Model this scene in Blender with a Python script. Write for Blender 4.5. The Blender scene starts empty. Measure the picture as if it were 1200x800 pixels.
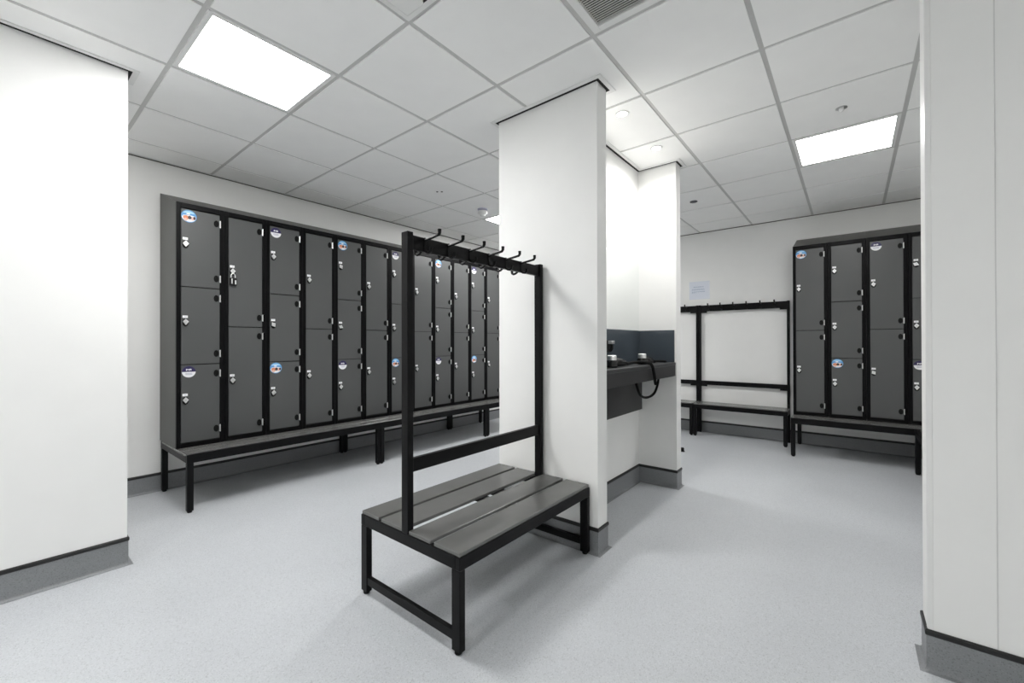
import bpy, bmesh, math, random
from mathutils import Matrix, Vector
random.seed(7)
SC = bpy.context.scene
COL = SC.collection
PI = math.pi

# ------------------------------------------------------------------ camera
cam_d = bpy.data.cameras.new('camera')
cam = bpy.data.objects.new('camera', cam_d)
COL.objects.link(cam)
cam_d.sensor_width = 36.0
cam_d.lens = 492.85 / 1200 * 36.0
cam_d.clip_start = 0.02
_R = ((0.62830581, -0.77796404, -0.00194126), (0.00181214, 0.00395882, -0.99999052), (0.77796435, 0.62829633, 0.00389713))
cam.matrix_world = Matrix(((_R[0][0], -_R[1][0], -_R[2][0], 0.0),
                           (_R[0][1], -_R[1][1], -_R[2][1], 0.0),
                           (_R[0][2], -_R[1][2], -_R[2][2], 1.155),
                           (0, 0, 0, 1)))
SC.camera = cam

# ------------------------------------------------------------------ world, exposure
w = bpy.data.worlds.new('world')
SC.world = w
w.use_nodes = True
w.node_tree.nodes['Background'].inputs[0].default_value = (0.8, 0.85, 0.9, 1)
w.node_tree.nodes['Background'].inputs[1].default_value = 0.05
SC.view_settings.view_transform = 'Standard'
SC.view_settings.look = 'None'
SC.view_settings.exposure = 0.2
SC.view_settings.gamma = 1.0
SC.view_settings.use_curve_mapping = False
SC.cycles.use_denoising = True
SC.cycles.max_bounces = 14
SC.cycles.diffuse_bounces = 8
SC.cycles.glossy_bounces = 6
SC.cycles.caustics_reflective = True
SC.cycles.blur_glossy = 0.0
PANEL_STRENGTH = {'left': 36.0, 'right': 18.5, 'rear': 42.0, 'viewer': 37.0, 'corridor': 10.0}
SPOT_WATT = 24.0

# ------------------------------------------------------------------ materials
def new_mat(name):
    m = bpy.data.materials.new(name)
    m.use_nodes = True
    return m, m.node_tree, m.node_tree.nodes['Principled BSDF']

def pmat(name, col, rough=0.5, metal=0.0, bump=0.0, bscale=200.0, mott=0.0, mscale=6.0, spec=0.5):
    """Plain material: flat colour with slight mottling and fine relief."""
    m, nt, b = new_mat(name)
    b.inputs['Base Color'].default_value = (*col, 1)
    b.inputs['Roughness'].default_value = rough
    b.inputs['Metallic'].default_value = metal
    b.inputs['Specular IOR Level'].default_value = spec
    tc = nt.nodes.new('ShaderNodeTexCoord')
    if mott > 0:
        n = nt.nodes.new('ShaderNodeTexNoise'); n.inputs['Scale'].default_value = mscale
        n.inputs['Detail'].default_value = 4
        nt.links.new(tc.outputs['Object'], n.inputs['Vector'])
        r = nt.nodes.new('ShaderNodeMapRange')
        r.inputs['From Min'].default_value = 0.3; r.inputs['From Max'].default_value = 0.7
        r.inputs['To Min'].default_value = 1 - mott; r.inputs['To Max'].default_value = 1 + mott
        nt.links.new(n.outputs['Fac'], r.inputs['Value'])
        mx = nt.nodes.new('ShaderNodeVectorMath'); mx.operation = 'SCALE'
        mx.inputs[0].default_value = col
        nt.links.new(r.outputs['Result'], mx.inputs['Scale'])
        nt.links.new(mx.outputs['Vector'], b.inputs['Base Color'])
    if bump > 0:
        n2 = nt.nodes.new('ShaderNodeTexNoise'); n2.inputs['Scale'].default_value = bscale
        nt.links.new(tc.outputs['Object'], n2.inputs['Vector'])
        bp = nt.nodes.new('ShaderNodeBump'); bp.inputs['Strength'].default_value = bump
        bp.inputs['Distance'].default_value = 0.001
        nt.links.new(n2.outputs['Fac'], bp.inputs['Height'])
        nt.links.new(bp.outputs['Normal'], b.inputs['Normal'])
    return m

def vinyl_mat(name='speckled_vinyl', k=1.4):
    """Safety vinyl: pale blue grey with fine dark and light flecks."""
    m, nt, b = new_mat(name)
    tc = nt.nodes.new('ShaderNodeTexCoord')
    v = nt.nodes.new('ShaderNodeTexVoronoi'); v.inputs['Scale'].default_value = 330
    nt.links.new(tc.outputs['Object'], v.inputs['Vector'])
    cr = nt.nodes.new('ShaderNodeValToRGB')
    cr.color_ramp.interpolation = 'CONSTANT'
    e = cr.color_ramp.elements
    e[0].position = 0; e[0].color = (0.29 * k, 0.30 * k, 0.312 * k, 1)
    e[1].position = 0.09; e[1].color = (0.365 * k, 0.378 * k, 0.395 * k, 1)
    x = e.new(0.45); x.color = (0.375 * k, 0.388 * k, 0.405 * k, 1)
    x = e.new(0.90); x.color = (0.42 * k, 0.433 * k, 0.448 * k, 1)
    sep = nt.nodes.new('ShaderNodeSeparateColor')
    nt.links.new(v.outputs['Color'], sep.inputs['Color'])
    nt.links.new(sep.outputs['Red'], cr.inputs['Fac'])
    n = nt.nodes.new('ShaderNodeTexNoise'); n.inputs['Scale'].default_value = 1.6; n.inputs['Detail'].default_value = 6
    nt.links.new(tc.outputs['Object'], n.inputs['Vector'])
    r = nt.nodes.new('ShaderNodeMapRange')
    r.inputs['From Min'].default_value = 0.3; r.inputs['From Max'].default_value = 0.7
    r.inputs['To Min'].default_value = 0.95; r.inputs['To Max'].default_value = 1.04
    nt.links.new(n.outputs['Fac'], r.inputs['Value'])
    mx = nt.nodes.new('ShaderNodeVectorMath'); mx.operation = 'SCALE'
    nt.links.new(cr.outputs['Color'], mx.inputs[0]); nt.links.new(r.outputs['Result'], mx.inputs['Scale'])
    nt.links.new(mx.outputs['Vector'], b.inputs['Base Color'])
    r2 = nt.nodes.new('ShaderNodeMapRange')
    r2.inputs['To Min'].default_value = 0.33; r2.inputs['To Max'].default_value = 0.47
    nt.links.new(n.outputs['Fac'], r2.inputs['Value'])
    nt.links.new(r2.outputs['Result'], b.inputs['Roughness'])
    n2 = nt.nodes.new('ShaderNodeTexNoise'); n2.inputs['Scale'].default_value = 160
    nt.links.new(tc.outputs['Object'], n2.inputs['Vector'])
    bp = nt.nodes.new('ShaderNodeBump'); bp.inputs['Strength'].default_value = 0.25; bp.inputs['Distance'].default_value = 0.001
    nt.links.new(n2.outputs['Fac'], bp.inputs['Height']); nt.links.new(bp.outputs['Normal'], b.inputs['Normal'])
    return m

def emit_mat(name, col, s):
    m = bpy.data.materials.new(name); m.use_nodes = True
    nt = m.node_tree; nt.nodes.clear()
    e = nt.nodes.new('ShaderNodeEmission'); o = nt.nodes.new('ShaderNodeOutputMaterial')
    e.inputs[0].default_value = (*col, 1); e.inputs[1].default_value = s
    nt.links.new(e.outputs[0], o.inputs[0])
    return m

M = {}
M['vinyl'] = vinyl_mat()
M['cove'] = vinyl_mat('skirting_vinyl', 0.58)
M['wall'] = pmat('white_wall_cladding', (0.85, 0.85, 0.838), 0.55, mott=0.01, bump=0.05, bscale=60, spec=0.3)
M['paint'] = pmat('white_wall_paint', (0.83, 0.83, 0.815), 0.6, mott=0.01, bump=0.08, bscale=120)
M['seam'] = pmat('cladding_joint', (0.66, 0.66, 0.65), 0.4)
M['tile'] = pmat('ceiling_tile_white', (0.92, 0.92, 0.91), 0.75, mott=0.012, bump=0.15, bscale=260)
M['grid'] = pmat('ceiling_grid_steel', (0.56, 0.56, 0.55), 0.5)
M['soffit'] = pmat('ceiling_void', (0.12, 0.12, 0.12), 0.9)
M['white'] = pmat('white_powder_coat', (0.80, 0.80, 0.79), 0.35)
M['black'] = pmat('black_powder_coat', (0.0045, 0.0045, 0.005), 0.40, bump=0.12, bscale=500, spec=0.14)
M['frame'] = pmat('black_locker_frame', (0.004, 0.004, 0.0045), 0.40, bump=0.1, bscale=400, spec=0.1)
M['gap'] = pmat('shadow_gap_black', (0.006, 0.006, 0.006), 0.8)
M['wgap'] = pmat('wall_head_gap_shade', (0.07, 0.068, 0.065), 0.7)
M['rubber'] = pmat('black_rubber', (0.006, 0.006, 0.006), 0.55, spec=0.12)
M['cap'] = pmat('black_capping_strip', (0.012, 0.012, 0.012), 0.4)
M['carcass'] = pmat('grey_locker_carcass', (0.060, 0.060, 0.057), 0.42, mott=0.04, bump=0.08, bscale=300)
M['door'] = pmat('grey_laminate_door', (0.078, 0.080, 0.0805), 0.40, mott=0.035, mscale=3, bump=0.06, bscale=400)
M['slat'] = pmat('grey_laminate_slat', (0.125, 0.125, 0.121), 0.25, mott=0.05, mscale=9, bump=0.08, bscale=300)
M['steel'] = pmat('polished_steel', (0.88, 0.88, 0.88), 0.38, metal=1.0)
M['steelb'] = pmat('brushed_steel', (0.72, 0.72, 0.72), 0.35, metal=0.9)
M['label'] = pmat('white_number_label', (0.92, 0.92, 0.92), 0.4)
M['ink'] = pmat('dark_print', (0.05, 0.05, 0.06), 0.5)
M['navy'] = pmat('navy_sticker', (0.022, 0.014, 0.085), 0.35)
M['swhite'] = pmat('white_sticker', (0.83, 0.83, 0.85), 0.35)
M['sgrey'] = pmat('grey_print', (0.42, 0.42, 0.52), 0.4)
M['sblue'] = pmat('blue_sticker', (0.10, 0.33, 0.66), 0.35)
M['slight'] = pmat('pale_blue_print', (0.38, 0.66, 0.88), 0.35)
M['skin'] = pmat('orange_print', (0.72, 0.25, 0.11), 0.4)
M['skin2'] = pmat('pink_print', (0.78, 0.50, 0.42), 0.4)
M['sdark'] = pmat('brown_print', (0.06, 0.035, 0.04), 0.4)
M['counter'] = pmat('charcoal_worktop', (0.045, 0.046, 0.048), 0.35, mott=0.08, mscale=40)
M['fascia'] = pmat('charcoal_fascia', (0.030, 0.030, 0.031), 0.4, mott=0.05)
M['splash'] = pmat('slate_splashback', (0.055, 0.068, 0.082), 0.22, mott=0.03)
M['mirror'] = pmat('mirror_glass', (0.93, 0.95, 0.945), 0.015, metal=1.0)
M['plastic'] = pmat('gloss_black_plastic', (0.012, 0.012, 0.012), 0.25)
M['paper'] = pmat('laminated_paper', (0.68, 0.72, 0.80), 0.25)
M['pink'] = pmat('blue_grey_print', (0.36, 0.43, 0.53), 0.4)
M['core'] = pmat('grille_void', (0.02, 0.02, 0.02), 0.8)
M['louvre'] = pmat('grille_louvre', (0.62, 0.62, 0.60), 0.5)
for _k, _s in PANEL_STRENGTH.items(): M['panel_' + _k] = emit_mat('panel_glow_' + _k, (1.0, 0.995, 0.985), _s)
M['bulb'] = emit_mat('downlight_glow', (1.0, 0.98, 0.95), 30.0)

# ------------------------------------------------------------------ mesh helpers
class MB:
    def __init__(s):
        s.v = []; s.f = []; s.m = []; s.mats = []
    def mi(s, m):
        if m not in s.mats: s.mats.append(m)
        return s.mats.index(m)
    def add(s, vs, fs, m):
        o = len(s.v); k = s.mi(m)
        s.v += [tuple(v) for v in vs]
        for f in fs:
            s.f.append(tuple(i + o for i in f)); s.m.append(k)
        return s
    def box(s, x0, x1, y0, y1, z0, z1, m, c=0.0):
        """Box, with chamfered edges when c > 0."""
        if c <= 0:
            vs = [(x, y, z) for x in (x0, x1) for y in (y0, y1) for z in (z0, z1)]
            fs = [(0, 1, 3, 2), (4, 6, 7, 5), (0, 4, 5, 1), (2, 3, 7, 6), (0, 2, 6, 4), (1, 5, 7, 3)]
            return s.add(vs, fs, m)
        bm = bmesh.new()
        bmesh.ops.create_cube(bm, size=1)
        for v in bm.verts:
            v.co = ((x0 + x1) / 2 + v.co.x * (x1 - x0), (y0 + y1) / 2 + v.co.y * (y1 - y0), (z0 + z1) / 2 + v.co.z * (z1 - z0))
        bmesh.ops.bevel(bm, geom=bm.edges[:], offset=c, segments=1, affect='EDGES')
        bm.verts.ensure_lookup_table(); bm.verts.index_update()
        s.add([v.co[:] for v in bm.verts], [[v.index for v in f.verts] for f in bm.faces], m)
        bm.free(); return s
    def prism(s, poly, axis, a0, a1, m):
        """Extrude a polygon (2-D, in the two other axes in order) along axis."""
        n = len(poly)
        def P(p, a):
            return {'x': (a, p[0], p[1]), 'y': (p[0], a, p[1]), 'z': (p[0], p[1], a)}[axis]
        vs = [P(p, a0) for p in poly] + [P(p, a1) for p in poly]
        fs = [tuple(range(n))[::-1], tuple(range(n, 2 * n))]
        fs += [(i, (i + 1) % n, n + (i + 1) % n, n + i) for i in range(n)]
        return s.add(vs, fs, m)
    def disc(s, cx, cz, rx, rz, y0, y1, m, n=20, a0=0.0, a1=2 * PI):
        """Disc or segment lying in the xz plane with thickness in y."""
        full = abs(a1 - a0 - 2 * PI) < 1e-6
        k = n if full else n + 1
        poly = [(cx + rx * math.cos(a0 + (a1 - a0) * i / n), cz + rz * math.sin(a0 + (a1 - a0) * i / n)) for i in range(k)]
        return s.prism(poly, 'y', y0, y1, m)
    def lathe(s, prof, c, m, n=20, axis='z'):
        """prof: list of (radius, height) turned about axis through c."""
        vs = []; fs = []
        for r, h in prof:
            for i in range(n):
                a = 2 * PI * i / n
                u, v = r * math.cos(a), r * math.sin(a)
                p = {'z': (u, v, h), 'x': (h, u, v), 'y': (u, h, v)}[axis]
                vs.append((c[0] + p[0], c[1] + p[1], c[2] + p[2]))
        for j in range(len(prof) - 1):
            for i in range(n):
                fs.append((j * n + i, j * n + (i + 1) % n, (j + 1) * n + (i + 1) % n, (j + 1) * n + i))
        fs.append(tuple(range(n))[::-1]); fs.append(tuple(range((len(prof) - 1) * n, len(prof) * n)))
        return s.add(vs, fs, m)
    def tube(s, pts, r, m, n=8, rr=None):
        """Round bar swept along points; r number or one radius per point."""
        pts = [Vector(p) for p in pts]
        rs = r if isinstance(r, (list, tuple)) else [r] * len(pts)
        vs = []; fs = []; prev = None
        for i, p in enumerate(pts):
            t = (pts[min(i + 1, len(pts) - 1)] - pts[max(i - 1, 0)]).normalized()
            if prev is None:
                a = Vector((0, 0, 1)) if abs(t.z) < 0.9 else Vector((1, 0, 0))
                u = t.cross(a).normalized()
            else:
                u = (prev - t * prev.dot(t)).normalized()
            prev = u; q = t.cross(u)
            for k in range(n):
                an = 2 * PI * k / n
                vs.append(p + (u * math.cos(an) + q * math.sin(an)) * rs[i])
        for j in range(len(pts) - 1):
            for k in range(n):
                fs.append((j * n + k, j * n + (k + 1) % n, (j + 1) * n + (k + 1) % n, (j + 1) * n + k))
        fs.append(tuple(range(n))[::-1]); fs.append(tuple(range((len(pts) - 1) * n, len(pts) * n)))
        return s.add(vs, fs, m)
    def strip(s, path, prof, m, closed=False):
        """Sweep a profile (outward offset, z) along a plan outline; outward is to the right of travel."""
        n = len(path); vs = []; fs = []; k = len(prof)
        P = [Vector((p[0], p[1])) for p in path]
        for i in range(n):
            a = P[i] - P[i - 1] if (closed or i > 0) else P[1] - P[0]
            b = P[(i + 1) % n] - P[i] if (closed or i < n - 1) else P[-1] - P[-2]
            a.normalize(); b.normalize()
            na = Vector((a.y, -a.x)); nb = Vector((b.y, -b.x))
            d = (na + nb); d = d / max(0.2, d.dot(na))
            for o, z in prof:
                vs.append((P[i].x + d.x * o, P[i].y + d.y * o, z))
        L = n if closed else n - 1
        for i in range(L):
            j = (i + 1) % n
            for q in range(k):
                q2 = (q + 1) % k
                fs.append((i * k + q, i * k + q2, j * k + q2, j * k + q))
        if not closed:
            fs.append(tuple(range(k))); fs.append(tuple(range((n - 1) * k, n * k))[::-1])
        return s.add(vs, fs, m)
    def mesh(s, name, smooth=False):
        me = bpy.data.meshes.new(name)
        me.from_pydata(s.v, [], s.f)
        for m in s.mats: me.materials.append(m)
        me.polygons.foreach_set('material_index', s.m)
        bm = bmesh.new(); bm.from_mesh(me)
        bmesh.ops.recalc_face_normals(bm, faces=bm.faces[:])
        bm.to_mesh(me); bm.free()
        if smooth:
            me.polygons.foreach_set('use_smooth', [True] * len(me.polygons))
            me.set_sharp_from_angle(angle=math.radians(40))
        me.update()
        return me

def link(name, me, parent=None, loc=None, rotz=0.0, kind=None, label=None):
    o = bpy.data.objects.new(name, me)
    COL.objects.link(o)
    if parent: o.parent = parent
    if loc: o.location = loc
    if rotz: o.rotation_euler = (0, 0, rotz)
    if kind: o['kind'] = kind
    if label: o['label'] = label
    return o
def obj(name, mb, parent=None, smooth=False, kind=None, label=None):
    return link(name, mb.mesh(name, smooth), parent, kind=kind, label=label)
def tag(o, label, cat, group=None):
    o['label'] = label; o['category'] = cat
    if group: o['group'] = group
    return o
def thing(name, label, cat, loc=(0, 0, 0), rotz=0.0, group=None):
    o = bpy.data.objects.new(name, None)
    COL.objects.link(o)
    o.empty_display_size = 0.1
    o.location = loc; o.rotation_euler = (0, 0, rotz)
    return tag(o, label, cat, group)
def copy_tree(o, parent=None):
    c = o.copy(); COL.objects.link(c)
    if parent: c.parent = parent
    for ch in list(o.children): copy_tree(ch, c)
    return c

# ------------------------------------------------------------------ the room shell
CZ = 2.5925                     # underside of the ceiling tiles
WY, WX = 4.245, 5.82            # locker wall, far wall
X0, Y0 = -3.0, -1.13
obj('floor', MB().box(X0 - .1, WX + .1, Y0 - .1, WY + .1, -.1, 0, M['vinyl']), kind='structure')
obj('wall_lockers', MB().box(X0 - .1, WX + .1, WY, WY + .1, 0, CZ + .12, M['paint']), kind='structure')
obj('wall_far', MB().box(WX, WX + .1, Y0, WY, 0, CZ + .12, M['paint']), kind='structure')
obj('wall_side', MB().box(X0 - .1, WX + .1, Y0 - .1, Y0, 0, CZ + .12, M['paint']), kind='structure')
obj('wall_behind', MB().box(X0 - .1, X0, Y0, WY, 0, CZ + .12, M['paint']), kind='structure')
WT = CZ - .0035
LEFT = [(X0, 2.96), (.450, 2.96), (.450, 3.06), (X0, 3.06)]
obj('wall_left', MB().prism(LEFT, 'z', 0, WT, M['wall']), kind='structure')
RIGHT = [(2.08, Y0), (2.08, -.205), (2.205, -.205), (2.205, Y0)]
wr = obj('wall_right', MB().prism(RIGHT, 'z', 0, WT, M['wall']), kind='structure')
obj('joint_strip', MB().box(2.0787, 2.082, -.3716, -.3684, .146, WT - .01, M['seam']), wr)
obj('corner_trim', MB().box(2.0785, 2.095, -.2203, -.2035, .146, WT - .006, M['white'], c=.0014), wr)
MID = [(2.08, 1.08), (2.19, 1.08), (2.19, 1.39), (3.41, 1.39), (3.41, 1.08), (3.515, 1.08),
       (3.515, 1.786), (3.41, 1.786), (3.41, 1.476), (2.19, 1.476), (2.19, 1.786), (2.08, 1.786)]
obj('wall_middle', MB().prism(MID, 'z', 0, WT, M['wall']), kind='structure')

# coved vinyl skirting with a black capping strip, and shadow gap and angle at wall heads
def cove(zt=.126):
    r = .016; pr = [(-.002, .0005), (-.002, zt), (.004, zt), (.004, r)]
    for i in range(1, 6):
        a = PI / 2 * i / 5
        pr.append((.004 + r * (1 - math.cos(a)), r * (1 - math.sin(a)) + .0006))
    pr.append((.022, .0004))
    return pr
CAP = [(-.002, .124), (-.002, .1445), (.004, .1445), (.0075, .140), (.0075, .128), (.005, .124)]
GAP = [(-.004, CZ - .0032), (-.004, CZ - .0012), (.017, CZ - .0012), (.017, CZ - .0032)]
ANG = [(.017, CZ - .004), (.017, CZ - .0008), (.042, CZ - .0008), (.042, CZ - .004)]
WSHADE = [(-.002, CZ - .008), (-.002, CZ - .0005), (.0035, CZ - .0005), (.0035, CZ - .008)]  # thin dark strip painting the shade of the gap at the wall head
def rev(p): return list(reversed(p))
outl = {'left': (rev([(X0, 3.06), (.45, 3.06), (.45, 2.96), (X0, 2.96)]), False),
        'right': (rev([(2.08, Y0), (2.08, -.205), (2.205, -.205), (2.205, Y0)]), False),
        'middle': (MID, True)}
tn = 0
def orient_out(path, closed):
    return path
for side, (path, closed) in outl.items():
    # outward must be to the right of travel
    ar = sum(path[i][0] * path[(i + 1) % len(path)][1] - path[(i + 1) % len(path)][0] * path[i][1] for i in range(len(path)))
    p = path if ar > 0 else rev(path)
    obj('baseboard_' + side, MB().strip(p, cove(), M['cove'], closed), smooth=True, kind='structure')
    for prof, m in ((CAP, 'cap'), (GAP, 'gap'), (ANG, 'white')):
        tn += 1
        obj('trim_%d' % tn, MB().strip(p, prof, M[m], closed), kind='structure')
room = {'lockers': [(X0, WY), (WX, WY)], 'far': [(WX, WY), (WX, Y0)]}
for side, p in room.items():
    obj('baseboard_' + side, MB().strip(p, cove(), M['cove']), smooth=True, kind='structure')
    for prof, m in ((CAP, 'cap'), (WSHADE, 'wgap')):
        tn += 1
        obj('trim_%d' % tn, MB().strip(p, prof, M[m]), kind='structure')

# ------------------------------------------------------------------ ceiling: tiles in a grid
T = .6
GX, GY = .574, 2.1375
ceil = obj('ceiling', MB().box(X0 - .1, WX + .1, Y0 - .1, WY + .1, CZ + .12, CZ + .2, M['soffit']), kind='structure')
LIGHTS = {(0, 0), (5, -4), (5, 1), (-4, -2), (-2, 2)}
FIX = {(0, -2): 'diffuser', (1, -3): 'grille'}
GAPW = .0115
_tile_cache = {}
def tile_mesh(dx0, dx1, dy0, dy1):
    key = (round(dx0, 3), round(dx1, 3), round(dy0, 3), round(dy1, 3))
    if key not in _tile_cache:
        mb = MB()
        mb.box(dx0, dx1, dy0, dy1, 0, .008, M['tile'])
        mb.box(dx0 - .008, dx1 + .008, dy0 - .008, dy1 + .008, .0085, .020, M['tile'])
        _tile_cache[key] = mb.mesh('ceiling_tile')
    return _tile_cache[key]
for i in range(-6, 9):
    for L in range(-6, 4):
        if (i, L) in LIGHTS or (i, L) in FIX: continue
        x0, y0 = GX + i * T, GY + L * T
        ax, bx = max(x0 + GAPW, X0 + .012), min(x0 + T - GAPW, WX - .012)
        ay, by = max(y0 + GAPW, Y0 + .012), min(y0 + T - GAPW, WY - .022)
        if bx - ax < .03 or by - ay < .03: continue
        o = link('ceiling_tile', tile_mesh(ax - x0, bx - x0, ay - y0, by - y0), ceil)
        o.location = (x0, y0, CZ)
for i in range(-5, 9):
    x = GX + i * T
    obj('ceiling_grid_bar', MB().box(x - .012, x + .012, Y0, WY, CZ + .0055, CZ + .0080, M['grid']), ceil)
for L in range(-5, 4):
    y = GY + L * T
    obj('ceiling_grid_bar', MB().box(X0, WX, y - .012, y + .012, CZ + .0052, CZ + .0077, M['grid']), ceil)

def ceiling_light(i, L, key, label):
    x, y = GX + i * T, GY + L * T
    t = thing('ceiling_light', label, 'ceiling light', (x + T / 2, y + T / 2, CZ), 0, 'square ceiling light panels')
    h = .2885; f = .022
    fr = MB()
    for s in (-1, 1):
        fr.box(-h, h, s * h - (f if s > 0 else 0), s * h + (0 if s > 0 else f), -.001, .018, M['white'])
        fr.box(s * h - (f if s > 0 else 0), s * h + (0 if s > 0 else f), -h + f, h - f, -.001, .018, M['white'])
    obj('frame', fr, t)
    obj('diffuser', MB().box(-h + f, h - f, -h + f, h - f, .002, .006, M['panel_' + key]), t, label='glowing white diffuser')
    obj('housing', MB().box(-h, h, -h, h, .018, .05, M['white']), t)
    return t
ceiling_light(0, 0, 'left', 'large bright square ceiling light above the long locker row')
ceiling_light(5, -4, 'right', 'bright square ceiling light above the right lockers by right wall')
ceiling_light(5, 1, 'rear', 'ceiling light mostly hidden behind white partition, past the smoke detector')
ceiling_light(-4, -2, 'viewer', 'added unseen ceiling light behind the viewer, in the middle of the room')  # out of view; added to light the front floor and walls
ceiling_light(-2, 2, 'corridor', 'added unseen ceiling light over the passage behind the left wall')  # out of view; added to brighten the locker wall and left ceiling

# four-way air diffuser and air grille, each filling one ceiling module
def air_diffuser(i, L):
    x, y = GX + i * T + T / 2, GY + L * T + T / 2
    t = thing('air_diffuser', 'square white stepped air diffuser cut by top edge of view', 'air vent', (x, y, CZ))
    h = .292
    def ring(a, b, z0, z1, m):
        mb = MB()
        q = [(-1, -1), (1, -1), (1, 1), (-1, 1)]
        vs = [(p[0] * a, p[1] * a, z0) for p in q] + [(p[0] * b, p[1] * b, z1) for p in q] + \
             [(p[0] * a, p[1] * a, z0 + .003) for p in q] + [(p[0] * b, p[1] * b, z1 + .003) for p in q]
        fs = []
        for k in range(4):
            j = (k + 1) % 4
            fs += [(k, j, 4 + j, 4 + k), (8 + k, 12 + k, 12 + j, 8 + j), (k, 8 + k, 8 + j, j), (4 + k, 4 + j, 12 + j, 12 + k)]
        return mb.add(vs, fs, m)
    obj('frame', ring(h, h - .022, -.005, -.005, M['white']), t)
    for k in range(4):
        for j in range(5):
            d = .034 + j * .046
            L2 = h - d - .10
            if L2 < .02: continue
            v = MB().prism([(h - d, -.004), (h - d - .003, -.004), (h - d - .034, .022), (h - d - .031, .022)], 'y', -L2, L2, M['white'])
            o = obj('vane', v, t); o.rotation_euler = (0, 0, k * PI / 2)
        c = MB().prism([(h - .022, h - .022), (h - .022, h - .128), (.03, .0), (0, .03), (h - .128, h - .022)], 'z', -.003, .001, M['white'])
        o = obj('corner_plate', c, t); o.rotation_euler = (0, 0, k * PI / 2)
    obj('plenum', MB().box(-h, h, -h, h, .036, .08, M['soffit']), t)
air_diffuser(0, -2)
def air_grille(i, L):
    x, y = GX + i * T + T / 2, GY + L * T + T / 2
    t = thing('air_grille', 'square air grille with close dark slots beside the white partition', 'air vent', (x, y, CZ))
    h, f = .285, .036
    fr = MB()
    for s in (-1, 1):
        a, b = sorted((s * h, s * (h - f)))
        fr.box(-h, h, a, b, -.006, .01, M['white'], c=.0015)
        fr.box(a, b, -h + f, h - f, -.006, .01, M['white'], c=.0015)
    obj('frame', fr, t)
    obj('backing', MB().box(-h + f, h - f, -h + f, h - f, .040, .044, M['core']), t)
    sl = MB().box(-.0021, .0021, -h + f, h - f, -.004, -.0015, M['louvre'])
    me = sl.mesh('slat')
    n = 40
    for k in range(n):
        o = link('slat', me, t)
        o.location = (-h + f + (k + .5) * (2 * (h - f) / n), 0, 0)
air_grille(1, -3)

# downlights in the ceiling over the vanity niche
for n, (x, y, lab) in enumerate(((2.485, 1.115, 'small round downlight nearest the partition end above the counter'),
                                 (3.080, 1.115, 'small round downlight farther along, near the niche far corner'))):
    t = thing('downlight', lab, 'downlight', (x, y, CZ), 0, 'downlights over the vanity counter')
    obj('trim_ring', MB().lathe([(.030, -.001), (.032, -.005), (.041, -.006), (.044, -.001)], (0, 0, 0), M['white'], 28), t, True)
    obj('lens', MB().lathe([(.029, -.0022), (.020, -.0045), (.006, -.005)], (0, 0, 0), M['bulb'], 24), t, True, label='glowing lens')
    ld = bpy.data.lights.new('downlight_lamp', 'SPOT')
    ld.energy = SPOT_WATT; ld.spot_size = math.radians(168); ld.spot_blend = 1.0; ld.shadow_soft_size = .022
    ld.color = (1, .985, .96)
    lo = bpy.data.objects.new('downlight_lamp', ld); COL.objects.link(lo); lo.parent = t; lo.location = (0, 0, -.03)

# small ceiling fittings
t = thing('smoke_detector', 'round white smoke detector under the ceiling left of partition', 'smoke detector', (3.31, 3.075, CZ))
obj('mounting_base', MB().lathe([(.055, 0), (.055, -.010), (.042, -.016), (.036, -.026)], (0, 0, 0), M['sgrey'], 24), t, True)
obj('sensor_head', MB().lathe([(.050, -.024), (.050, -.046), (.042, -.056), (.028, -.060), (.026, -.074), (.012, -.078)], (0, 0, 0), M['white'], 24), t, True)
t = thing('ceiling_sensor', 'tiny round sensor on ceiling tile before the right light', 'sensor', (3.273, .043, CZ))
obj('rose', MB().lathe([(.030, 0), (.030, -.003), (.016, -.006)], (0, 0, 0), M['steelb'], 20), t, True)
obj('lens', MB().lathe([(.014, -.005), (.012, -.018), (.005, -.024)], (0, 0, 0), M['white'], 16), t, True)
t = thing('blanking_plate', 'small dark oval plate on ceiling tile right of the partition', 'ceiling fitting', (4.49, 1.245, CZ))
obj('cap', MB().lathe([(.036, 0), (.036, -.006), (.024, -.010)], (0, 0, 0), M['ink'], 20), t, True)
t = thing('ceiling_hole', 'pair of tiny dark screw caps on tile left of partition', 'ceiling fitting', (2.669, 3.036, CZ))
for s in (-1, 1):
    obj('screw_cap', MB().lathe([(.010, 0), (.009, -.004), (.004, -.005)], (s * .022 * .63, -s * .022 * .78, 0), M['ink'], 12), t, True)

# ------------------------------------------------------------------ lockers
LW, LD, LH, LB = .299, .462, 1.785, 1.945      # width, depth, front height, back height
def lock_mesh(rot, tilt):
    mb = MB()
    mb.disc(0, -.002, .019, .028, -.006, 0, M['rubber'], 18)
    d = [(0, .025), (.018, .004), (0, -.021), (-.018, .004)]
    c, s = math.cos(rot), math.sin(rot)
    mb.prism([(p[0] * c - p[1] * s, p[0] * s + p[1] * c) for p in d], 'y', -.013, -.006, M['steel'])
    mb.lathe([(.006, -.017), (.006, -.013)], (0, 0, .002), M['steelb'], 10, 'y')
    return mb.mesh('lock', False)
LOCKS = [lock_mesh(r, 0) for r in (0, .12, .6, -.15, 1.1)]
PLATE = MB().box(-.0155, .0155, -.0025, 0, -.009, .009, M['label'])
for k, (a, b) in enumerate(((-.008, -.005), (-.001, .002), (.005, .008))):
    PLATE.box(a * .8, b * .8, -.0028, -.0024, -.0035, .0035, M['sgrey'])
PLATE = PLATE.mesh('number_plate')
HINGE = MB().box(-.002, .005, -.005, 0, -.027, .027, M['steelb'], c=.0008)
HINGE.lathe([(.0032, -.027), (.0032, .027)], (.0035, -.005, 0), M['steel'], 8)
HINGE = HINGE.mesh('hinge')
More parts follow.
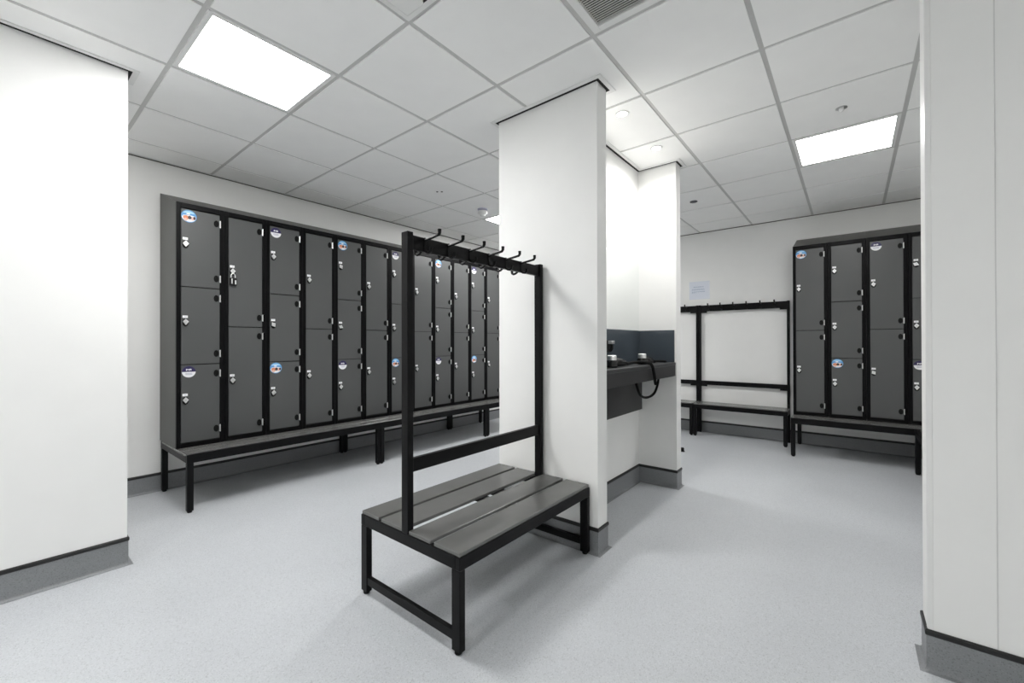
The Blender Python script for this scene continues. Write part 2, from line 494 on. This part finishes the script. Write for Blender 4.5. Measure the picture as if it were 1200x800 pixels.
HCAP = MB()
HCAP.disc(0, 0, .0165, .0255, -.004, 0, M['rubber'], 20)
HCAP.disc(0, 0, .009, .015, -.0055, -.004, M['rubber'], 16)
HCAP = HCAP.mesh('hinge_cap')
def navy_sticker():
    mb = MB(); r = .041
    mb.disc(0, 0, r, r, -.0012, 0, M['navy'], 24, 0, PI)
    mb.disc(0, 0, r, r, -.0012, 0, M['swhite'], 24, PI, 2 * PI)
    for x0, x1, z0, z1 in ((-.017, -.010, .009, .022), (-.010, -.004, .016, .020), (-.003, .002, .010, .020), (.003, .015, .018, .022), (.003, .007, .008, .018), (.010, .016, .010, .018)):
        mb.box(x0, x1, -.0017, -.0011, z0, z1, M['swhite'])
    for z in (-.011, -.019):
        mb.box(-.02, .02, -.0017, -.0011, z - .0018, z + .0018, M['sgrey'])
    return mb.mesh('sticker')
def blue_sticker():
    mb = MB(); rx, rz = .047, .045
    mb.disc(0, 0, rx, rz, -.0012, 0, M['sblue'], 28)
    mb.disc(0, .017, .036, .020, -.0015, -.0010, M['slight'], 20, .2, PI - .2)
    mb.disc(.002, -.002, .041, .010, -.0018, -.0012, M['swhite'], 20, .1, PI - .1)
    mb.disc(0, -.004, .043, .036, -.0019, -.0012, M['swhite'], 24, PI, 2 * PI)
    mb.disc(-.018, -.012, .018, .016, -.0024, -.0018, M['skin'], 16)
    mb.disc(-.020, -.026, .011, .011, -.0026, -.0018, M['skin2'], 14)
    mb.disc(.004, -.009, .011, .013, -.0026, -.0018, M['sdark'], 14)
    mb.disc(.022, -.014, .011, .013, -.0024, -.0018, M['skin2'], 14)
    mb.disc(.033, -.009, .008, .012, -.0027, -.0018, M['sdark'], 12)
    mb.disc(-.004, .017, .012, .006, -.0022, -.0014, M['swhite'], 12)
    return mb.mesh('sticker')
STICK = {'n': navy_sticker(), 'b': blue_sticker()}
SLAB = {'n': 'round half navy, half white sticker', 'b': 'blue oval sticker with a small photo'}
_body = MB().prism([(.02, 0), (LD, 0), (LD, LB), (.02, LH)], 'x', 0, LW, M['carcass']).mesh('body')
_fr = MB()
_fr.box(.0005, .026, 0, .02, 0, LH, M['frame'], c=.0015)
_fr.box(LW - .030, LW - .0005, 0, .02, 0, LH, M['frame'], c=.0015)
_fr.box(.026, LW - .030, 0, .02, LH - .036, LH, M['frame'], c=.0015)
_fr.box(.026, LW - .030, 0, .02, 0, .030, M['frame'], c=.0015)
_fr.box(.026, LW - .030, .014, .019, .030, LH - .036, M['gap'])
_fr = _fr.mesh('frame')
DOORX0, DOORX1 = .028, LW - .032
_dm = {}
def door_mesh(h):
    k = round(h, 4)
    if k not in _dm:
        _dm[k] = MB().box(0, DOORX1 - DOORX0, 0, .013, 0, h, M['door'], c=.0012).mesh('door')
    return _dm[k]
def locker(label, loc, rotz, nd, stickers, seed):
    rnd = random.Random(seed)
    t = thing('locker', label, 'locker', loc, rotz, 'grey locker columns with black frames')
    link('body', _body, t); link('frame', _fr, t)
    z0, z1 = .034, LH - .040
    h = (z1 - z0) / nd
    for k in range(nd):                      # from the top door down
        b = z1 - (k + 1) * h
        d = link('door', door_mesh(h - .006), t)
        d.location = (DOORX0, .0005, b + .003)
        lz = h * .5 + .022 if nd == 3 else h * .5 + .004
        if seed == 2 and k == 0: lz = h * .5 + .002
        lk = link('lock', LOCKS[0 if rnd.random() < .5 else rnd.randrange(len(LOCKS))], d); lk.location = (.026, 0, lz)
        pl = link('number_plate', PLATE, d); pl.location = (.024, 0, lz + .040)
        for zz in (.075, h - .075):
            hg = link('hinge', HINGE, d); hg.location = (DOORX1 - DOORX0, .0, zz)
            hc = link('hinge_cap', HCAP, d); hc.location = (DOORX1 - DOORX0 - .022, 0, zz)
        if k in stickers:
            s = link('sticker', STICK[stickers[k]], d, label=SLAB[stickers[k]])
            s.location = (.046, -.0002, h - .006 - .050)
    return t
LX, LYF, LZ = .836, 3.78, .398
left_labels = [
    'three-door grey locker column at the left end of the long row, blue top sticker',
    'two-door grey locker column with a black padlock on its upper door',
    'three-door locker column third from left in long row, navy sticker on top',
    'two-door grey locker column fourth from left in the long row',
    'three-door locker column fifth from left in long row, blue sticker on top',
    'two-door grey locker column sixth from left in the long row',
    'three-door locker column seventh in long row, partly behind the bench upright',
    'two-door grey locker column eighth in long row, right of the bench upright',
    'three-door locker column ninth in long row, blue sticker on top',
    'two-door grey locker column tenth in the long row, below the hooks',
    'three-door locker column eleventh in long row, second from the partition',
    'two-door locker column at right end of long row, half hidden by partition']
ls = {0: {0: 'b', 2: 'n'}, 2: {0: 'n', 2: 'b'}, 4: {0: 'b', 2: 'n'}, 6: {0: 'n', 2: 'b'}, 8: {0: 'b', 2: 'n'}, 10: {0: 'n', 2: 'b'}}
for k in range(12):
    locker(left_labels[k], (LX + k * .2995, LYF, LZ), 0, 3 if k % 2 == 0 else 2, ls.get(k, {}), k + 1)
RXF, RZ = 5.375, .392
right_labels = [
    'two-door locker column at left end of right row, blue sticker on top',
    'three-door locker column in right row with blue sticker on lowest door',
    'two-door locker column in right row with navy sticker on top',
    'three-door locker column at right of right row, cut off by right wall']
rs = [{0: 'b'}, {2: 'b'}, {0: 'n'}, {2: 'n'}]
for k in range(4):
    locker(right_labels[k], (RXF, .487 - k * .3, RZ), -PI / 2, 2 if k % 2 == 0 else 3, rs[k], k + 31)

# padlock hanging on the second column
t = thing('padlock', 'black padlock with steel shackle hanging on second locker from left', 'padlock', (1.1895, 3.7675, 1.640))
obj('body', MB().box(-.024, .024, -.013, .010, -.030, .030, M['plastic'], c=.005), t)
obj('face_plate', MB().box(-.016, -.008, -.0145, -.0125, -.018, .022, M['steel']).box(.008, .018, -.0145, -.0125, -.020, .012, M['steel']), t, label='silver stripes')
pts = [(.014 * math.cos(a), 0, .048 + .016 * math.sin(a)) for a in [PI * q / 8 for q in range(9)]]
obj('shackle', MB().tube([(.014, 0, .026)] + pts + [(-.014, 0, .026)], .0035, M['steel']), t, True)

# ------------------------------------------------------------------ benches
SL_T = .018
def leg_mesh(h):
    mb = MB().box(-.019, .019, -.0175, .0175, .012, h, M['black'], c=.002)
    return mb.mesh('leg')
FOOT = MB().lathe([(.013, 0), (.015, .004), (.015, .014)], (0, 0, 0), M['rubber'], 12).mesh('foot')
def add_leg(t, x, y, h):
    l = link('leg', leg_mesh_c(h), t); l.location = (x, y, 0)
    link('foot', FOOT, l)
_lm = {}
def leg_mesh_c(h):
    if round(h, 3) not in _lm: _lm[round(h, 3)] = leg_mesh(h)
    return _lm[round(h, 3)]
def locker_bench(label, loc, rotz, L, zt):
    """Locker stand bench; u along the front, v from the front edge back."""
    t = thing('locker_bench', label, 'bench', loc, rotz, 'locker benches')
    D = .70
    rb = zt - SL_T - .040
    obj('front_rail', MB().box(0, L, 0, .028, rb, zt - .0005, M['black'], c=.002), t)
    obj('back_rail', MB().box(0, L, D - .028, D, rb, zt - .0005, M['black'], c=.002), t)
    for x in (0, L - .028):
        obj('end_rail', MB().box(x, x + .028, .028, D - .028, rb, zt - SL_T - .001, M['black'], c=.002), t)
    w = (D - .056 - .006 * 4) / 5
    for k in range(5):
        y = .029 + .001 + k * (w + .006)
        obj('slat', MB().box(.001, L - .001, y, y + w, zt - SL_T, zt, M['slat'], c=.002), t)
    for x in (.020, L - .020):
        for y in (.018, D - .018):
            add_leg(t, x, y, rb)
    return t
BM = 1.513
locker_bench('black framed bench under the left end of the long locker row', (LX, 3.515, 0), 0, BM, LZ - .001)
locker_bench('black framed bench under the middle of long row, behind bench upright', (LX + BM + .002, 3.515, 0), 0, BM, LZ - .001)
locker_bench('black framed bench at the right end of long row, beside the partition', (LX + 2 * BM + .004, 3.515, 0), 0, .62, LZ - .001)
locker_bench('black framed bench under the right locker row', (5.112, .487, 0), -PI / 2, 1.60, RZ - .001)
locker_bench('black bench running along side wall, mostly hidden behind right wall', (5.10, -.428, 0), PI, 1.5, RZ - .001)

def hook_mesh(name='coat_hook'):
    """Hat and coat hook on a board whose face is y=0; outward is -y. z=0 is the board top."""
    mb = MB()
    mb.box(-.0055, .0055, -.005, 0, -.058, .004, M['black'], c=.001)
    mb.tube([(0, -.003, -.008), (0, -.03, -.004), (0, -.075, .001), (0, -.090, .003), (0, -.096, .010), (0, -.096, .026)],
            [.006, .006, .006, .0065, .0072, .0080], M['black'], 8)
    mb.tube([(0, -.003, -.052), (0, -.014, -.060), (0, -.030, -.063), (0, -.040, -.058), (0, -.042, -.042)],
            [.006, .0062, .0065, .007, .0078], M['black'], 8)
    return mb.mesh(name, True)
HOOK = hook_mesh()

# double sided island bench in the foreground
bx0, bx1, by0, by1, zt = 1.082, 2.066, 1.122, 1.778, .380
t = thing('island_bench', 'double sided slatted bench with black frame and coat hooks against partition', 'bench', (bx0, (by0 + by1) / 2, 0))
Lb, hw = bx1 - bx0, (by1 - by0) / 2
rb, rt = zt - .066, zt - .0165
for s in (-1, 1):
    y0, y1 = sorted((s * hw, s * (hw - .025)))
    obj('side_rail', MB().box(0, Lb, y0, y1, rb, rt, M['black'], c=.002), t)
for x in (0, Lb - .025):
    obj('end_rail', MB().box(x, x + .025, -hw + .025, hw - .025, rb, rt, M['black'], c=.002), t)
    obj('floor_rail', MB().box(x + .004, x + .024, -hw + .038, hw - .038, .045, .083, M['black'], c=.002), t)
for s in (-1, 1):
    for x in (.0145, Lb - .0145):
        l = obj('leg', MB().box(-.0145, .0145, -.023, .023, .012, rb, M['black'], c=.0025), t)
        l.location = (x, s * (hw - .023), 0)
        link('foot', FOOT, l)
for x in (.50, .62):
    obj('cross_bearer', MB().box(x, x + .04, -hw + .025, hw - .025, rt - .03, rt, M['black'], c=.002), t)
for y0, y1 in ((-hw + .004, -.180), (-.158, -.022), (.022, .174), (.194, hw - .004)):
    obj('slat', MB().box(.003, Lb - .003, y0, y1, zt - SL_T + .002, zt, M['slat'], c=.0025), t)
PH = 1.622
for x in (0, Lb - .032):
    obj('upright', MB().box(x, x + .030, -.0215, .0215, rt, PH, M['black'], c=.002), t)
obj('hook_board', MB().box(.030, Lb - .032, -.011, .011, 1.553, 1.612, M['black'], c=.0015), t)
obj('back_rail', MB().box(.030, Lb - .032, -.011, .011, .613, .670, M['black'], c=.0015), t)
for x in (.099, .236, .375, .511, .647, .779):
    h = link('coat_hook', HOOK, t); h.location = (x, -.0105, 1.608)
    h = link('coat_hook', HOOK, t, rotz=PI); h.location = (x, .0105, 1.608)

# single sided hook benches against the far wall
def wall_bench(label, y):
    """u along the front to the right, v towards the wall."""
    L, D, zt = .992, .29, .402
    t = thing('hook_bench', label, 'bench', (5.505, y, 0), -PI / 2, 'hook benches on the far wall')
    obj('front_rail', MB().box(0, L, 0, .025, zt - .062, zt - .010, M['black'], c=.002), t)
    obj('back_rail', MB().box(.030, L - .030, D - .03, D - .005, zt - .062, zt - .017, M['black'], c=.002), t)
    for x in (0, L - .025):
        obj('end_rail', MB().box(x, x + .025, .025, D - .03, zt - .062, zt - .017, M['black'], c=.002), t)
    for a, b in ((.004, .128), (.140, .262)):
        obj('slat', MB().box(.003, L - .003, a, b, zt - .016, zt, M['slat'], c=.002), t)
    for x in (.0205, L - .0205):
        add_leg(t, x, .0185, zt - .062)
    for x in (0, L - .028):
        obj('upright', MB().box(x, x + .028, D - .028, D, .002, 1.640, M['black'], c=.002), t)
    obj('hook_board', MB().box(.028, L - .028, D - .020, D - .002, 1.558, 1.636, M['black'], c=.0015), t)
    obj('seat_back_rail', MB().box(.028, L - .028, D - .020, D - .002, .615, .668, M['black'], c=.0015), t)
    br = MB()
    for x0 in (.028, L - .098):
        br.box(x0, x0 + .07, D - .026, D - .004, 1.541, 1.558, M['black'])
        br.box(x0, x0 + .07, D - .026, D - .004, .598, .615, M['black'])
    obj('bracket', br, t)
    for k in range(6):
        h = link('coat_hook', HOOK, t); h.location = (.132 + k * .1435, D - .020, 1.626)
    return t
wall_bench('black hook bench on the far wall beside the right lockers', 1.545)
wall_bench('black hook bench on far wall half hidden by the partition', 2.541)

def smooth_path(pts, n=6):
    P = [Vector(p) for p in pts]; out = []
    for i in range(len(P) - 1):
        a, b, c, d = P[max(i - 1, 0)], P[i], P[i + 1], P[min(i + 2, len(P) - 1)]
        for k in range(n):
            u = k / n
            out.append(.5 * ((2 * b) + (c - a) * u + (2 * a - 5 * b + 4 * c - d) * u * u + (3 * b - a - 3 * c + d) * u ** 3))
    out.append(P[-1]); return [tuple(p) for p in out]
# ------------------------------------------------------------------ vanity niche
t = thing('vanity_counter', 'charcoal vanity counter with slate splashback in the white niche', 'counter', (2.19, 1.082, 0))
W = 1.22
obj('worktop', MB().box(.001, W - .001, .0, .306, .978, 1.0, M['counter'], c=.002), t)
obj('fascia', MB().box(.001, W - .001, .002, .020, .893, .977, M['fascia'], c=.0015), t)
obj('apron_panel', MB().box(.001, W - .001, .278, .306, .605, .905, M['fascia'], c=.0015), t)
sp = obj('splashback', MB().box(.001, W - .001, .296, .3065, 1.0005, 1.256, M['splash'], c=.001), t)
for x0, x1 in ((.0005, .011), (W - .011, W - .0005)):
    obj('side_splashback', MB().box(x0, x1, .012, .2955, 1.0005, 1.256, M['splash'], c=.001), t)
obj('edge_trim', MB().box(W - .016, W - .0015, -.002, .003, .893, 1.0, M['steelb']), t, label='thin metal edge strip')
LOOP = [(.745, .138, .905), (.750, .133, .85), (.815, .128, .768), (.935, .123, .742), (1.065, .118, .765), (1.140, .118, .835), (1.160, .118, .905)]
obj('supply_cord', MB().tube(smooth_path(LOOP), .0095, M['rubber'], 8), t, True, label='black cord looping below the counter')
tag(obj('mirror', MB().box(2.196, 3.4095, 1.3845, 1.3895, 1.2575, 1.850, M['mirror'], c=.0008), smooth=False),
    'frameless wall mirror above the slate splashback in the niche', 'mirror')

def hair_dryer(label, loc, rotz, cord):
    t = thing('hair_dryer', label, 'hair dryer', loc, rotz, 'hair dryers on the counter')
    obj('barrel', MB().lathe([(.030, .001), (.037, .008), (.037, .030), (.031, .046)], (0, 0, 0), M['plastic'], 20), t, True)
    obj('nozzle', MB().lathe([(.029, .0462), (.029, .074), (.024, .078), (.010, .078)], (0, 0, 0), M['steel'], 20), t, True, label='silver nozzle end')
    obj('handle', MB().tube([(.025, 0, .028), (.06, 0, .031), (.12, .004, .030), (.18, .010, .025), (.225, .012, .018)],
                            [.026, .029, .027, .023, .016], M['plastic'], 12), t, True)
    obj('grip_ring', MB().tube([(.225, .012, .018), (.250, .010, .015), (.272, .004, .014)], [.013, .013, .009], M['rubber'], 10), t, True)
    if cord:
        for c, r in cord:
            obj('cord', MB().tube(c, r, M['rubber'], 8), t, True)
    return t
ax, ay = 2.455, 1.175
cA = smooth_path([(.262, .004, .015), (.31, -.025, .022), (.365, -.075, .020), (.395, -.104, .006), (.425, -.109, -.05), (.452, -.109, -.115), (.462, -.109, -.135)])
hair_dryer('black hair dryer on the counter nearest the partition end, cord over edge', (ax, ay, 1.0), 0, [(cA, .0105)])
bx, by = 2.935, 1.170
cB1 = smooth_path([(.262, .004, .015), (.315, .02, .013), (.36, .005, .012), (.395, -.03, .010), (.42, -.012, .009)])
hair_dryer('black hair dryer at the far end of counter, by the niche corner', (bx, by, 1.0), 0, [(cB1, .0085)])
t = thing('dryer_bracket', 'small chrome wall bracket above the counter beside the partition end', 'bracket', (2.812, 1.3775, 1.088))
obj('plate', MB().box(-.022, .022, -.012, 0, 0, .085, M['plastic'], c=.003), t)
obj('clip', MB().box(-.020, .020, -.046, -.012, .060, .083, M['steel'], c=.003), t)
obj('stem', MB().tube([(0, -.032, .060), (0, -.032, .026), (0, -.022, .012), (0, -.008, .012)], .011, M['plastic']), t, True)

# notice on the far wall, and a floor stop
t = thing('notice', 'pale blue laminated notice with faint lines of print on far wall', 'notice', (WX, 1.55, 1.835))
obj('sleeve', MB().box(-.002, -.0005, -.128, .122, -.112, .122, M['paper']), t)
pr = MB()
rnd = random.Random(3)
for z, a, b, hh in ((.050, .07, -.055, .012), (.022, .088, -.062, .008), (.012, .092, -.068, .007), (-.012, .09, -.075, .010), (-.024, .092, .04, .008)):
    y = a
    while y > b:
        wl = rnd.uniform(.008, .022)
        pr.box(-.0026, -.0019, max(y - wl, b), y, z - hh / 2, z + hh / 2, M['pink'])
        y -= wl + .004
obj('print', pr, t, label='blue grey lettering')
t = thing('door_stop', 'small black rubber stop on floor past the partition corner', 'door stop', (4.62, 1.405, 0))
obj('buffer', MB().lathe([(.018, .0), (.018, .035), (.012, .042)], (0, 0, 0), M['rubber'], 14), t, True)
obj('flange', MB().lathe([(.024, .0), (.024, .006), (.019, .008)], (0, 0, 0), M['rubber'], 14), t, True)
